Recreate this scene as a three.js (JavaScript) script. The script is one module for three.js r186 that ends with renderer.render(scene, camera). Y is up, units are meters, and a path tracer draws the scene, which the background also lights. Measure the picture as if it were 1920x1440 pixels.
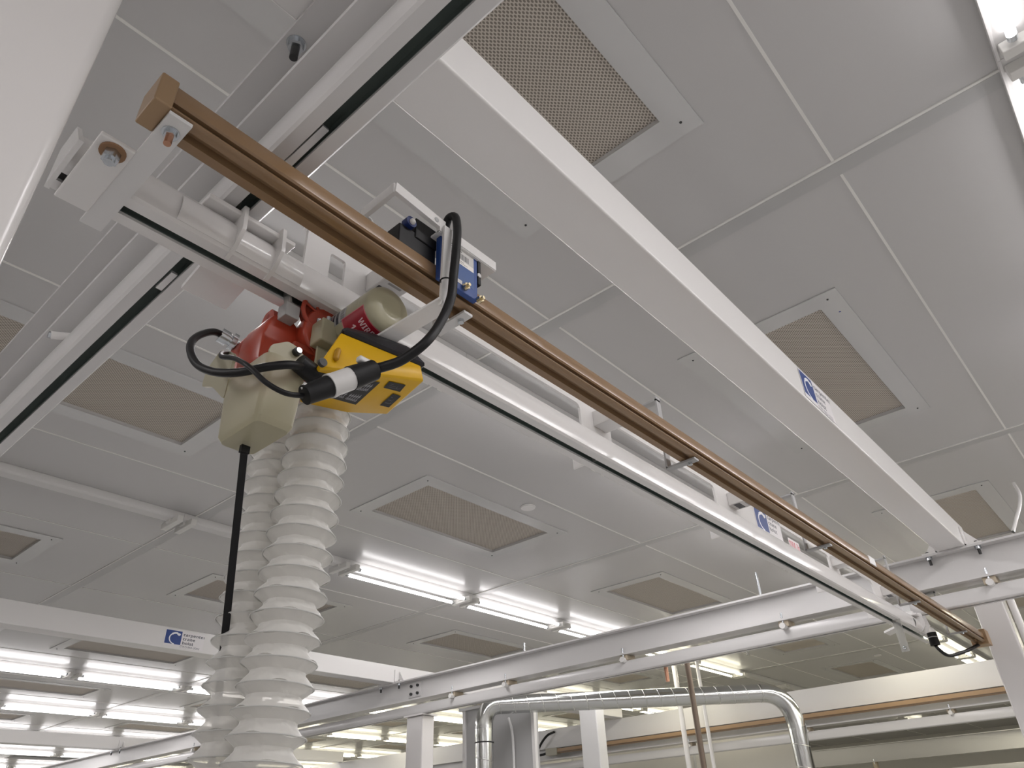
import * as THREE from 'three';
import { RoundedBoxGeometry } from 'three/addons/geometries/RoundedBoxGeometry.js';
import { ConvexGeometry } from 'three/addons/geometries/ConvexGeometry.js';
import * as BGU from 'three/addons/utils/BufferGeometryUtils.js';
import { RectAreaLightUniformsLib } from 'three/addons/lights/RectAreaLightUniformsLib.js';

// ---------------------------------------------------------------- camera, light, exposure
// World: x runs along the crane bridge, z along the runways, y up. Heights below are measured from the lens; EYE lifts all of it at the end.
const EYE = 1.55, CEIL = 2.0, FOC = 1349.09;
const CX = new THREE.Vector3(0.66293517, -0.03770996, 0.7477265), CY = new THREE.Vector3(-0.38433095, 0.83995057, 0.38310933), CZ = new THREE.Vector3(-0.64250034, -0.54135108, 0.54233967);
const scene = new THREE.Scene();
scene.background = new THREE.Color(0x000000);
const camera = new THREE.PerspectiveCamera(56.177, 1920 / 1440, 0.02, 100);
camera.quaternion.setFromRotationMatrix(new THREE.Matrix4().makeBasis(CX, CY, CZ));
camera.position.set(0, 0, 0);
const renderer = new THREE.WebGLRenderer();
renderer.toneMapping = THREE.LinearToneMapping;
renderer.toneMappingExposure = 1.75;
renderer.shadowMap.enabled = true;
RectAreaLightUniformsLib.init();
const COOL = new THREE.Color().setRGB(1.0, 0.968, 0.975), WARM = new THREE.Color().setRGB(1.0, 0.945, 0.74);
const TUBE_LIGHT = 29, TUBE_GLOW = 4;

// ---------------------------------------------------------------- helpers
let seed = 7;
const rnd = () => { seed = (seed * 1664525 + 1013904223) >>> 0; return seed / 4294967296; };
const V = (x, y, z) => new THREE.Vector3(x, y, z);
const ray = (px, py) => CX.clone().multiplyScalar((px - 960) / FOC).addScaledVector(CY, -(py - 720) / FOC).addScaledVector(CZ, -1);
const onY = (px, py, y) => { const r = ray(px, py); return r.multiplyScalar(y / r.y); };
const onZ = (px, py, z) => { const r = ray(px, py); return r.multiplyScalar(z / r.z); };
const onX = (px, py, x) => { const r = ray(px, py); return r.multiplyScalar(x / r.x); };
const taken = {};
const numbered = (n) => { const k = (taken[n] = (taken[n] ?? -1) + 1); return k ? `${n}_${String(k).padStart(3, '0')}` : n; };
function tag(o, label, category, group, kind) {
  o.userData.label = label; if (category) o.userData.category = category;
  if (group) o.userData.group = group; if (kind) o.userData.kind = kind; return o;
}
const groups = [];
function thing(name, label, category, group) { const g = new THREE.Group(); g.name = numbered(name); scene.add(g); tag(g, label, category, group); groups.push(g); return g; }
function structure(name, label) { const g = new THREE.Group(); g.name = name; scene.add(g); g.userData.kind = 'structure'; g.userData.label = label; return g; }
function part(parent, name, geo, m, label) {
  const o = new THREE.Mesh(geo, m); o.name = name; o.castShadow = o.receiveShadow = true; parent.add(o); if (label) o.userData.label = label; return o;
}
function solo(name, geo, m, label, category, group) {
  geo.computeBoundingBox(); const b = geo.boundingBox, c = V((b.min.x + b.max.x) / 2, b.min.y, (b.min.z + b.max.z) / 2);
  geo.translate(-c.x, -c.y, -c.z); const o = part(scene, numbered(name), geo, m); o.position.copy(c); return tag(o, label, category, group);
}
function rebase(g) {            // moves a thing's origin to the middle of its base
  g.updateMatrixWorld(true); const b = new THREE.Box3().setFromObject(g), c = V((b.min.x + b.max.x) / 2, b.min.y, (b.min.z + b.max.z) / 2);
  for (const k of g.children) k.position.sub(c); g.position.add(c);
}
const box = (x0, x1, y0, y1, z0, z1, r = 0) => {
  const w = Math.abs(x1 - x0), h = Math.abs(y1 - y0), d = Math.abs(z1 - z0);
  const g = r > 0 ? new RoundedBoxGeometry(w, h, d, 2, Math.min(r, w / 2.01, h / 2.01, d / 2.01)) : new THREE.BoxGeometry(w, h, d);
  return g.translate((x0 + x1) / 2, (y0 + y1) / 2, (z0 + z1) / 2);
};
const merge = (...g) => BGU.mergeGeometries(g.map((q) => { const k = q.index ? q.toNonIndexed() : q; for (const a of Object.keys(k.attributes)) if (!['position', 'normal', 'uv'].includes(a)) k.deleteAttribute(a); return k; }));
function cyl(a, b, r0, r1 = r0, n = 20, open = false) {
  const d = b.clone().sub(a), g = new THREE.CylinderGeometry(r1, r0, d.length(), n, 1, open);
  g.applyQuaternion(new THREE.Quaternion().setFromUnitVectors(V(0, 1, 0), d.clone().normalize()));
  return g.translate((a.x + b.x) / 2, (a.y + b.y) / 2, (a.z + b.z) / 2);
}
const tube = (pts, r, n = 60, m = 12) => new THREE.TubeGeometry(new THREE.CatmullRomCurve3(pts, false, 'centripetal'), n, r, m);
function bar(a, b, w, t, up = V(0, 1, 0)) {      // flat bar from a to b: w wide across, t thick along up
  const d = b.clone().sub(a), L = d.length(), x = d.clone().normalize(), z = x.clone().cross(up).normalize(), y = z.clone().cross(x);
  return new THREE.BoxGeometry(L, t, w).applyMatrix4(new THREE.Matrix4().makeBasis(x, y, z)).translate((a.x + b.x) / 2, (a.y + b.y) / 2, (a.z + b.z) / 2);
}
const shapeOf = (pts, holes = []) => { const s = new THREE.Shape(pts.map((p) => new THREE.Vector2(p[0], p[1]))); for (const h of holes) s.holes.push(new THREE.Path(h.map((p) => new THREE.Vector2(p[0], p[1])))); return s; };
function profileX(pts, x0, x1, holes, bev) {     // profile of [z, y] points swept along x
  const flip = (q) => q.map(([a, b]) => [-a, b]);
  const g = new THREE.ExtrudeGeometry(shapeOf(flip(pts), (holes || []).map(flip)), { depth: x1 - x0, bevelEnabled: !!bev, bevelSize: bev || 0, bevelThickness: bev || 0, bevelSegments: 1, curveSegments: 8 });
  g.rotateY(Math.PI / 2).translate(x0, 0, 0); return BGU.toCreasedNormals(g, 0.5);
}
function profileZ(pts, z0, z1, holes) {          // profile of [x, y] points swept along z
  const g = new THREE.ExtrudeGeometry(shapeOf(pts, holes), { depth: z1 - z0, bevelEnabled: false }); g.translate(0, 0, z0); return BGU.toCreasedNormals(g, 0.5);
}
function hex(at, dir, r, h) { return cyl(at, at.clone().addScaledVector(dir, h), r, r, 6); }
const round = (pts, r) => {                       // rounds the corners of a closed outline
  const out = [], n = pts.length;
  for (let i = 0; i < n; i++) {
    const p = new THREE.Vector2(...pts[i]), a = new THREE.Vector2(...pts[(i + n - 1) % n]), b = new THREE.Vector2(...pts[(i + 1) % n]);
    const da = a.clone().sub(p), db = b.clone().sub(p), k = Math.min(r, da.length() / 2.2, db.length() / 2.2);
    const s = p.clone().addScaledVector(da.normalize(), k), e = p.clone().addScaledVector(db.normalize(), k);
    for (let t = 0; t <= 4; t++) { const u = t / 4; out.push([(1 - u) ** 2 * s.x + 2 * u * (1 - u) * p.x + u * u * e.x, (1 - u) ** 2 * s.y + 2 * u * (1 - u) * p.y + u * u * e.y]); }
  }
  return out;
};

// ---------------------------------------------------------------- materials
const mat = (r, g, b, rough = 0.5, metal = 0, extra = {}) => new THREE.MeshPhysicalMaterial({ color: new THREE.Color().setRGB(r, g, b), roughness: rough, metalness: metal, ...extra });
function noiseTexture(lo, hi, n = 256, octaves = [4, 16, 64], s = 11) {
  let q = s; const rr = () => { q = (q * 1664525 + 1013904223) >>> 0; return q / 4294967296; };
  const grids = octaves.map((o) => Array.from({ length: o * o }, rr)), d = new Uint8Array(n * n * 4);
  for (let y = 0; y < n; y++) for (let x = 0; x < n; x++) {
    let v = 0, w = 0;
    octaves.forEach((o, k) => {
      const fx = x / n * o, fy = y / n * o, ix = Math.floor(fx), iy = Math.floor(fy), sx = fx - ix, sy = fy - iy, g = grids[k], at = (a, b) => g[(b % o) * o + (a % o)];
      const ux = sx * sx * (3 - 2 * sx), uy = sy * sy * (3 - 2 * sy), c = (at(ix, iy) * (1 - ux) + at(ix + 1, iy) * ux) * (1 - uy) + (at(ix, iy + 1) * (1 - ux) + at(ix + 1, iy + 1) * ux) * uy;
      v += c / (k + 1); w += 1 / (k + 1);
    });
    const c = Math.round(255 * (lo + (hi - lo) * v / w)), i = (y * n + x) * 4; d[i] = d[i + 1] = d[i + 2] = c; d[i + 3] = 255;
  }
  const t = new THREE.DataTexture(d, n, n); t.wrapS = t.wrapT = THREE.RepeatWrapping; t.magFilter = THREE.LinearFilter; t.minFilter = THREE.LinearMipmapLinearFilter; t.generateMipmaps = true; t.needsUpdate = true; return t;
}
const grime = noiseTexture(0.2, 1.0);
const M = {
  panel: mat(0.555, 0.548, 0.543, 0.235, 0, { specularIntensity: 0.9 }), sealant: mat(0.80, 0.79, 0.76, 0.5), batten: mat(0.47, 0.47, 0.465, 0.3), trim: mat(0.60, 0.60, 0.595, 0.2, 0.1),
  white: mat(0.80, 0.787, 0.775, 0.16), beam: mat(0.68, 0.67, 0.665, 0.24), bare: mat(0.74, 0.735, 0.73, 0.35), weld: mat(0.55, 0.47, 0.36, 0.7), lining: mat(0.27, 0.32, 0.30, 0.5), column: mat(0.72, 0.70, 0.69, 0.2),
  fixture: mat(0.72, 0.71, 0.70, 0.35), holder: mat(0.78, 0.77, 0.74, 0.45), brown: mat(0.27, 0.168, 0.09, 0.2), brownDark: mat(0.12, 0.074, 0.04, 0.45), brownCap: mat(0.36, 0.235, 0.13, 0.4),
  steel: mat(0.50, 0.50, 0.49, 0.35, 0.85), zinc: mat(0.62, 0.65, 0.68, 0.25, 1), copper: mat(0.55, 0.30, 0.2, 0.35, 1), brass: mat(0.72, 0.62, 0.4, 0.25, 1), thread: mat(0.03, 0.03, 0.03, 0.5), rustWasher: mat(0.30, 0.17, 0.09, 0.7),
  black: mat(0.007, 0.007, 0.008, 0.5, 0, { specularIntensity: 0.6 }), rubber: mat(0.007, 0.007, 0.008, 0.45, 0, { specularIntensity: 0.6 }), charcoal: mat(0.016, 0.016, 0.020, 0.4, 0, { specularIntensity: 0.7 }), red: mat(0.42, 0.052, 0.024, 0.3), redDeep: mat(0.33, 0.04, 0.018, 0.4), beige: mat(0.42, 0.395, 0.275, 0.28),
  yellow: mat(0.70, 0.40, 0.0, 0.4), blue: mat(0.02, 0.065, 0.26, 0.35), blueDark: mat(0.012, 0.028, 0.13, 0.4), cream: mat(0.42, 0.40, 0.33, 0.45), grey: mat(0.42, 0.42, 0.42, 0.4), galv: mat(0.60, 0.61, 0.60, 0.27, 1, { roughnessMap: grime }),
  seam: mat(0.75, 0.75, 0.73, 0.3, 1), pipeBrown: mat(0.24, 0.19, 0.15, 0.35, 0.6), wall: mat(0.70, 0.68, 0.64, 0.35), floor: mat(0.45, 0.447, 0.445, 0.3), greyWall: mat(0.46, 0.46, 0.46, 0.3),
  container: mat(0.50, 0.465, 0.325, 0.42, 0, { transmission: 0.3, thickness: 0 }), bellows: mat(0.82, 0.81, 0.78, 0.5, 0, { transmission: 0.36, thickness: 0, side: THREE.DoubleSide }), ring: mat(0.55, 0.55, 0.53, 0.4), clear: mat(0.8, 0.8, 0.78, 0.15, 0, { transmission: 0.75, thickness: 0 }),
  plastic: mat(0.62, 0.61, 0.60, 0.35), indicator: mat(0.05, 0.06, 0.3, 0.4),
};
const glow = (c) => new THREE.MeshStandardMaterial({ color: 0xffffff, emissive: c, emissiveIntensity: TUBE_GLOW, roughness: 0.3 });
M.tubeCool = glow(COOL); M.tubeWarm = glow(WARM);
M.panel.roughnessMap = null;
function canvasMat(w, h, draw, rough = 0.4, extra = {}) {
  const c = document.createElement('canvas'); c.width = w; c.height = h; draw(c.getContext('2d'), w, h);
  const t = new THREE.CanvasTexture(c); t.colorSpace = THREE.SRGBColorSpace; t.anisotropy = 8;
  return new THREE.MeshPhysicalMaterial({ map: t, roughness: rough, ...extra });
}
// the filter face: a fine expanded-metal screen
function screenMat() {
  const n = 128, c = document.createElement('canvas'); c.width = c.height = n; const g = c.getContext('2d');
  g.fillStyle = '#cdc5ba'; g.fillRect(0, 0, n, n); g.fillStyle = '#857d73';
  for (const [x, y] of [[0, 0], [64, 0], [128, 0], [0, 64], [64, 64], [128, 64], [0, 128], [64, 128], [128, 128], [32, 32], [96, 32], [32, 96], [96, 96]]) { g.beginPath(); g.ellipse(x, y, 21, 13, 0, 0, 7); g.fill(); }
  const t = new THREE.CanvasTexture(c); t.colorSpace = THREE.SRGBColorSpace; t.wrapS = t.wrapT = THREE.RepeatWrapping; t.anisotropy = 8;
  return new THREE.MeshPhysicalMaterial({ map: t, roughness: 0.65 });
}
M.screen = screenMat();
function logo(g, x, y, s) {                       // blue square with a white crane hook bent like a letter c
  g.fillStyle = '#1c3f86'; g.fillRect(x, y, s, s); g.strokeStyle = '#f2f2f6'; g.lineCap = 'round';
  g.lineWidth = s * 0.075; g.beginPath(); g.arc(x + s * 0.68, y + s * 0.58, s * 0.42, Math.PI * 0.58, Math.PI * 1.32); g.stroke();
  g.lineWidth = s * 0.13; g.beginPath(); g.arc(x + s * 0.68, y + s * 0.58, s * 0.42, Math.PI * 1.28, Math.PI * 1.5); g.lineTo(x + s * 0.82, y + s * 0.28); g.stroke();
  g.fillStyle = '#f2f2f6'; g.beginPath(); g.arc(x + s * 0.83, y + s * 0.24, s * 0.09, 0, 7); g.fill();
}
const stickerDraw = (g, w, h, phone) => {
  g.fillStyle = '#e6e3e4'; g.fillRect(0, 0, w, h); const s = h * (phone ? 0.8 : 0.9); logo(g, h * 0.04, h * 0.05, s);
  g.fillStyle = '#2c3140'; g.font = `bold ${h * 0.24}px sans-serif`; g.textBaseline = 'top';
  ['carpenter', 'crane', 'hoist'].forEach((t, i) => g.fillText(t, h * 0.06 + s + h * 0.05, h * (0.07 + i * 0.25)));
  if (phone) { g.font = `${h * 0.15}px sans-serif`; g.fillText('(787) 882-3002', h * 0.06 + s * 0.98, h * 0.83); }
};
M.stickerPhone = canvasMat(512, 256, (g, w, h) => stickerDraw(g, w, h, true), 0.3);
M.sticker = canvasMat(512, 256, (g, w, h) => stickerDraw(g, w, h, false), 0.3);
M.rating = canvasMat(256, 96, (g, w, h) => { g.fillStyle = '#e4e0df'; g.fillRect(0, 0, w, h); g.fillStyle = '#c9485a'; g.font = 'bold 84px sans-serif'; g.textBaseline = 'middle'; g.fillText('1000 lb', 4, h / 2, w - 8); }, 0.35);
M.armLabel = canvasMat(256, 96, (g, w, h) => { g.fillStyle = '#cfcdcc'; g.fillRect(0, 0, w, h); g.fillStyle = '#3b3b3d'; g.fillRect(16, 58, 224, 30); g.fillStyle = '#8d8b8a'; g.fillRect(60, 12, 130, 10); g.fillRect(60, 32, 150, 8); for (let i = 0; i < 24; i++) { g.fillStyle = i % 2 ? '#77777a' : '#242427'; g.fillRect(20 + i * 9, 62, 4, 22); } }, 0.5);
M.wired = canvasMat(512, 320, (g, w, h) => { g.fillStyle = '#a4152c'; g.fillRect(0, 0, w, h); g.strokeStyle = '#d4737d'; g.lineWidth = 12; g.strokeRect(4, 4, w - 8, h - 8); g.fillStyle = '#efd4d8'; g.textAlign = 'center'; g.textBaseline = 'middle'; g.font = 'bold 96px sans-serif'; g.fillText('WIRED', w * 0.55, 92); g.font = 'bold 120px sans-serif'; g.fillText('115V', w * 0.52, 216); }, 0.35);
M.plate = canvasMat(256, 128, (g, w, h) => { g.fillStyle = '#b9b9bb'; g.fillRect(0, 0, w, h); g.fillStyle = '#44464f'; g.fillRect(10, 60, 236, 22); g.fillRect(10, 96, 236, 14); for (let i = 0; i < 16; i++) { g.fillStyle = i % 3 ? '#7b7c80' : '#2f3036'; g.fillRect(12 + i * 15, 12, 8, 30); } }, 0.25, { metalness: 0.3 });
M.dial = canvasMat(256, 256, (g, w, h) => { g.fillStyle = '#17171a'; g.fillRect(0, 0, w, h); g.strokeStyle = '#9a9aa0'; g.lineWidth = 5; for (const [bx, by] of [[20, 30], [140, 30], [20, 150], [140, 150]]) for (let i = 0; i < 5; i++) { g.beginPath(); g.moveTo(bx + i * 20, by); g.lineTo(bx + i * 20, by + 58); g.stroke(); g.strokeRect(bx + i * 20 - 6, by + 58, 12, 14); g.strokeRect(bx + i * 20 - 5, by + 16, 10, 12); } }, 0.45);
M.tagLabel = canvasMat(160, 96, (g, w, h) => { g.fillStyle = '#141416'; g.fillRect(0, 0, w, h); g.strokeStyle = '#5e6166'; g.lineWidth = 4; for (let i = 0; i < 3; i++) { g.beginPath(); g.moveTo(30, 26 + i * 22); g.lineTo(60 + i * 30, 26 + i * 22); g.stroke(); } g.beginPath(); g.arc(120, 50, 18, 0, 4); g.stroke(); }, 0.45);
M.barcode = canvasMat(256, 160, (g, w, h) => { g.fillStyle = '#c9c7c4'; g.fillRect(0, 0, w, h); g.fillStyle = '#2a2a2a'; for (let i = 0; i < 26; i++) g.fillRect(30 + i * 7, 52, [2, 4, 3, 5][i * 7 % 4], 54); g.fillRect(30, 14, 110, 9); g.fillRect(60, 31, 90, 9); g.fillStyle = '#efeae4'; g.fillRect(0, 116, w, 44); g.fillStyle = '#8f8d8a'; g.fillRect(40, 126, 130, 7); g.fillRect(40, 142, 160, 5); }, 0.4);
M.fixturePrint = canvasMat(128, 64, (g, w, h) => { g.fillStyle = '#e2e0df'; g.fillRect(0, 0, w, h); g.fillStyle = '#6b6b6d'; for (let r = 0; r < 3; r++) for (let i = 0; i < 12; i++) g.fillRect(8 + i * 9, 10 + r * 17, 5, 9); }, 0.5);

// ---------------------------------------------------------------- the room
const RX0 = -5, RX1 = 22, RZ0 = -26, RZ1 = 7, FLOOR = -EYE;
part(structure('floor', 'pale smooth floor'), 'slab', box(RX0 - 0.2, RX1 + 0.2, FLOOR - 0.2, FLOOR, RZ0 - 0.2, RZ1 + 0.2), M.floor);
for (const [n, b] of [['wall_left', [RX0 - 0.2, RX0, FLOOR, CEIL + 0.3, RZ0, RZ1]], ['wall_right', [RX1, RX1 + 0.2, FLOOR, CEIL + 0.3, RZ0, RZ1]], ['wall_far', [RX0 - 0.2, RX1 + 0.2, FLOOR, CEIL + 0.3, RZ0 - 0.2, RZ0]], ['wall_near', [RX0 - 0.2, RX1 + 0.2, FLOOR, CEIL + 0.3, RZ1, RZ1 + 0.2]]])
  part(structure(n, 'pale cleanroom wall'), 'wall_panel', box(...b), M.wall);
const ceiling = structure('ceiling', 'glossy white metal panel ceiling with sealed joints');
part(ceiling, 'roof_deck', box(RX0 - 0.2, RX1 + 0.2, CEIL + 0.2, CEIL + 0.35, RZ0 - 0.2, RZ1 + 0.2), M.greyWall);
const XS = [RX0, -0.68, 2.09, 4.84, 7.6, 10.4, 13.2, 16.0, 18.8, RX1], ZS = []; for (let z = -0.23 + 1.298 * 5; z > -25; z -= 1.298) ZS.push(z); ZS.unshift(RZ1); ZS.push(RZ0);
const FILT = [[0.30, 1.516], [2.89, 4.12], [5.70, 6.90], [8.48, 9.73], [11.28, 12.5], [14.1, 15.3]];   // filter openings along x
const FZ = 0.288;                                                                                         // half opening across
const filterZ = (z) => { const k = Math.round((z + 0.88) / 2.596); return Math.abs(z + 0.88 - 2.596 * k) < 0.2; };
const panelGeo = {};
for (let i = 0; i < XS.length - 1; i++) for (let j = 0; j < ZS.length - 1; j++) {
  const x0 = XS[i] + 0.004, x1 = XS[i + 1] - 0.004, zc = (ZS[j] + ZS[j + 1]) / 2, h = (ZS[j] - ZS[j + 1]) / 2 - 0.004;
  const f = filterZ(zc) && FILT.find((q) => q[0] > x0 && q[1] < x1), key = [i, f ? 1 : 0, h.toFixed(3)].join();
  if (!panelGeo[key]) {
    const s = shapeOf([[x0, -h], [x1, -h], [x1, h], [x0, h]], f ? [[[f[0], -FZ], [f[0], FZ], [f[1], FZ], [f[1], -FZ]]] : []);
    panelGeo[key] = new THREE.ExtrudeGeometry(s, { depth: 0.05, bevelEnabled: false }).rotateX(-Math.PI / 2).translate(0, CEIL, 0);
  }
  part(ceiling, 'ceiling_panel', panelGeo[key], M.panel).position.z = zc;
}
{ // joints: sealant beads along x, cover battens along z
  const bead = box(RX0, RX1, CEIL - 0.0025, CEIL + 0.01, -0.005, 0.005);
  for (const z of ZS.slice(1, -1)) part(ceiling, 'sealant_joint', bead, M.sealant).position.z = z;
  const cover = box(0.008, 0.075, CEIL - 0.004, CEIL + 0.004, RZ0, RZ1), edge = box(-0.004, 0.006, CEIL - 0.005, CEIL + 0.01, RZ0, RZ1);
  for (const x of XS.slice(1, -1)) { part(ceiling, 'cover_batten', cover, M.batten).position.x = x; part(ceiling, 'sealant_joint', edge, M.sealant).position.x = x; }
}
// ---- filter units
const screw = new THREE.SphereGeometry(0.005, 8, 6);
function filterUnit(f, zc, near) {
  const g = thing('ceiling_filter', near, 'air filter', 'air filters set into the ceiling');
  const [a, b] = f, o = 0.105, y0 = CEIL - 0.006, y1 = CEIL - 0.001;
  const strip = (p) => new THREE.ExtrudeGeometry(shapeOf(p), { depth: y1 - y0, bevelEnabled: false }).rotateX(-Math.PI / 2).translate(0, y0, zc);
  part(g, 'trim_strip', strip([[a, -FZ], [a, FZ], [a - o, FZ + o], [a - o, -FZ - o]]), M.trim);
  part(g, 'trim_strip', strip([[b, FZ], [b, -FZ], [b + o, -FZ - o], [b + o, FZ + o]]), M.trim);
  part(g, 'trim_strip', strip([[a, FZ], [b, FZ], [b + o, FZ + o], [a - o, FZ + o]]), M.trim);
  part(g, 'trim_strip', strip([[b, -FZ], [a, -FZ], [a - o, -FZ - o], [b + o, -FZ - o]]), M.trim);
  for (const [sx, sz] of [[a - 0.05, FZ + 0.05], [b + 0.05, FZ + 0.05], [a - 0.05, -FZ - 0.05], [b + 0.05, -FZ - 0.05]]) part(g, 'screw', screw, M.thread).position.set(sx, y0, sz + zc);
  const s = new THREE.PlaneGeometry(b - a, 2 * FZ, 1, 1), uv = s.attributes.uv; for (let i = 0; i < uv.count; i++) uv.setXY(i, uv.getX(i) * (b - a) / 0.032, uv.getY(i) * 2 * FZ / 0.032);
  part(g, 'filter_screen', s.rotateX(Math.PI / 2).translate((a + b) / 2, CEIL + 0.014, zc), M.screen);
  part(g, 'filter_body', box(a - 0.002, b + 0.002, CEIL + 0.016, CEIL + 0.15, zc - FZ - 0.002, zc + FZ + 0.002), M.greyWall);
  return g;
}
const FL = {
  '0,0': 'coarse screened air filter between the near runway and the header beam', '0,1': 'air filter with a blue dot on its trim beside the header sticker', '0,2': 'air filter where the near header beam meets the far runway',
  '-1,0': 'air filter behind the red hoist and the near runway', '-1,1': 'air filter next to the small round sprinkler cover', '-1,2': 'air filter between the lit tubes and the far runway', '-1,3': 'air filter just beyond the far runway near the hanging tag', '-1,4': 'small looking air filter in front of the pale distant beam',
  '-2,0': 'air filter beside the unlit fixture next to the strap', '-2,1': 'air filter partly hidden behind the hanging bellows', '-2,2': 'air filter just short of the far runway beyond the lit tubes', '-2,3': 'air filter above the spiral duct',
  '-3,0': 'air filter in shade behind the second header beam by the near runway', '-3,1': 'air filter right behind the hook sticker on the second header beam', '-3,2': 'air filter behind the second header beam near the splice plate',
};
for (let k = -6; k <= 0; k++) { const z = -0.88 + 2.596 * k; FILT.forEach((f, i) => filterUnit(f, z, FL[k + ',' + i] || (k < -2 ? 'tan screened air filter among the lit rows past the second header' : 'tan screened air filter in the ceiling of the far bay'))); }
{ const g = solo('indicator_dot', new THREE.SphereGeometry(0.008, 10, 8).translate(0, 0, 0), M.indicator, 'tiny blue indicator dot on a ceiling filter trim', 'indicator'); g.position.copy(onY(1575, 585, CEIL - 0.008)); }
{ const p = onY(1402, 1222, 1.9), g = thing('pendant_sprinkler', 'small chrome pendant sprinkler beyond the far runway', 'sprinkler'); part(g, 'frame', new THREE.TorusGeometry(0.03, 0.005, 8, 20).translate(p.x, p.y, p.z), M.zinc); part(g, 'stem', cyl(V(p.x, p.y + 0.028, p.z), V(p.x, CEIL, p.z), 0.012), M.zinc); part(g, 'deflector', cyl(V(p.x, p.y - 0.036, p.z), V(p.x, p.y - 0.032, p.z), 0.022), M.zinc); }
for (const [px, py, lab] of [[990, 953, 'small round white sprinkler cover in the ceiling by a filter'], [1088, 1102 - 120, ''], [1646, 1230, 'round white cover on the ceiling beyond the far runway']].filter((q) => q[2])) {
  const p = onY(px, py, CEIL - 0.012), g = thing('sprinkler_cover', lab, 'sprinkler'); part(g, 'disc', new THREE.CylinderGeometry(0.045, 0.05, 0.012, 24).translate(p.x, p.y + 0.006, p.z), M.white); part(g, 'rim', new THREE.TorusGeometry(0.05, 0.004, 8, 24).rotateX(Math.PI / 2).translate(p.x, CEIL - 0.004, p.z), M.white);
}

// ---------------------------------------------------------------- fluorescent fixtures
const FX = { slim: profileX(round([[-0.055, 0], [-0.055, -0.04], [-0.04, -0.05], [0.04, -0.05], [0.055, -0.04], [0.055, 0]], 0.004), -0.6915, 0.6915), body: profileX(round([[-0.125, 0], [-0.12, -0.042], [-0.05, -0.05], [0.05, -0.05], [0.12, -0.042], [0.125, 0]], 0.004), -0.6915, 0.6915),
  lip: merge(box(-0.6915, 0.6915, -0.046, -0.038, -0.127, -0.119), box(-0.6915, 0.6915, -0.046, -0.038, 0.119, 0.127)), holder: merge(box(-0.02, 0.02, -0.088, -0.045, -0.115, 0.115, 0.004), box(-0.034, 0.034, -0.07, -0.045, -0.03, 0.03, 0.004)),
  tube: new THREE.CylinderGeometry(0.014, 0.014, 1.18, 14).rotateZ(Math.PI / 2), cap: new THREE.CylinderGeometry(0.0145, 0.0145, 0.02, 14).rotateZ(Math.PI / 2), print: box(-0.03, 0.03, -0.047, -0.0455, -0.02, 0.02) };
function fixture(x, z, lit, warm, label, group) {
  const g = thing('light_fixture', label, 'light fixture', group); g.position.set(x, CEIL, z);
  const wide = z > -3; part(g, 'housing', wide ? FX.body : FX.slim, M.fixture); if (wide) part(g, 'side_lip', FX.lip, M.fixture);
  for (const s of [-1, 1]) part(g, 'lamp_holder', FX.holder, M.holder).position.x = s * 0.645;
  if (lit) for (const s of [-1, 1]) {
    const t = part(g, 'fluorescent_tube', FX.tube, warm ? M.tubeWarm : M.tubeCool, warm ? 'glowing warm white tube' : 'glowing white tube'); t.position.set(0, -0.072, s * 0.08);
    for (const e of [-1, 1]) part(t, 'tube_cap', FX.cap, M.zinc).position.x = e * 0.6;
    const l = new THREE.RectAreaLight(warm ? WARM : COOL, TUBE_LIGHT, 1.16, 0.026); l.position.set(x, CEIL - 0.088, z + s * 0.08); l.lookAt(x, CEIL - 2, z + s * 0.08); lights.push(l); scene.add(l);
  }
  return g;
}
const lights = [];
const FP = 1.385, F0 = 4.09;
const rows = [
  [5.6, -5, 2, () => true, 'lit twin tube fixture in the row nearest the near wall'], [3.02, -6, 3, () => true, 'lit twin tube fixture in the row behind the near column'],
  [0.42, -2, 5, () => true, 'lit twin tube fixture in the row beside the white header beam'], [0.42, -6, -4, () => true, 'lit twin tube fixture short of the near column'],
  [-2.10, -2, 8, () => true, 'lit twin tube fixture in the row straight above the crane bridge'], [-2.10, -6, -4, () => true, 'lit twin tube fixture short of the near end of the bridge'],
  [-4.72, -4, 8, (k) => k >= 0 && k <= 4, 'lit twin tube fixture in the row beyond the hanging bellows'], [-4.72, -6, -5, () => true, 'lit twin tube fixture at the start of the row beyond the bellows'],
  [-9.98, -3, 7, () => true, 'lit twin tube fixture in the first row behind the far header beam'], [-12.55, -3, 8, () => true, 'lit twin tube fixture in the second row behind the far header beam'],
  [-15.15, -3, 8, () => true, 'lit twin tube fixture in the third row behind the far header beam'], [-17.75, -3, 8, () => true, 'lit twin tube fixture in the fourth row behind the far header beam'], [-20.35, -2, 8, () => true, 'lit twin tube fixture in the row next to the far wall'],
];
rows.forEach(([z, k0, k1, on, label], i) => { for (let k = k0; k <= k1; k++) { const x = F0 + FP * k, lit = on(k); fixture(x, z, lit, x > 8, lit ? label : 'unlit twin tube fixture without tubes in the row beyond the bellows', lit ? 'fluorescent row ' + (i + 1) : 'fixtures without tubes'); } });
for (const [x, z] of [[9.63, -7.3], [11.0, -7.3], [12.4, -7.3], [16.9, -2.1], [18.3, -4.72]]) fixture(x, z, true, true, 'lit warm twin tube fixture over the far bay', 'fluorescent fixtures over the far bay');

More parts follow.
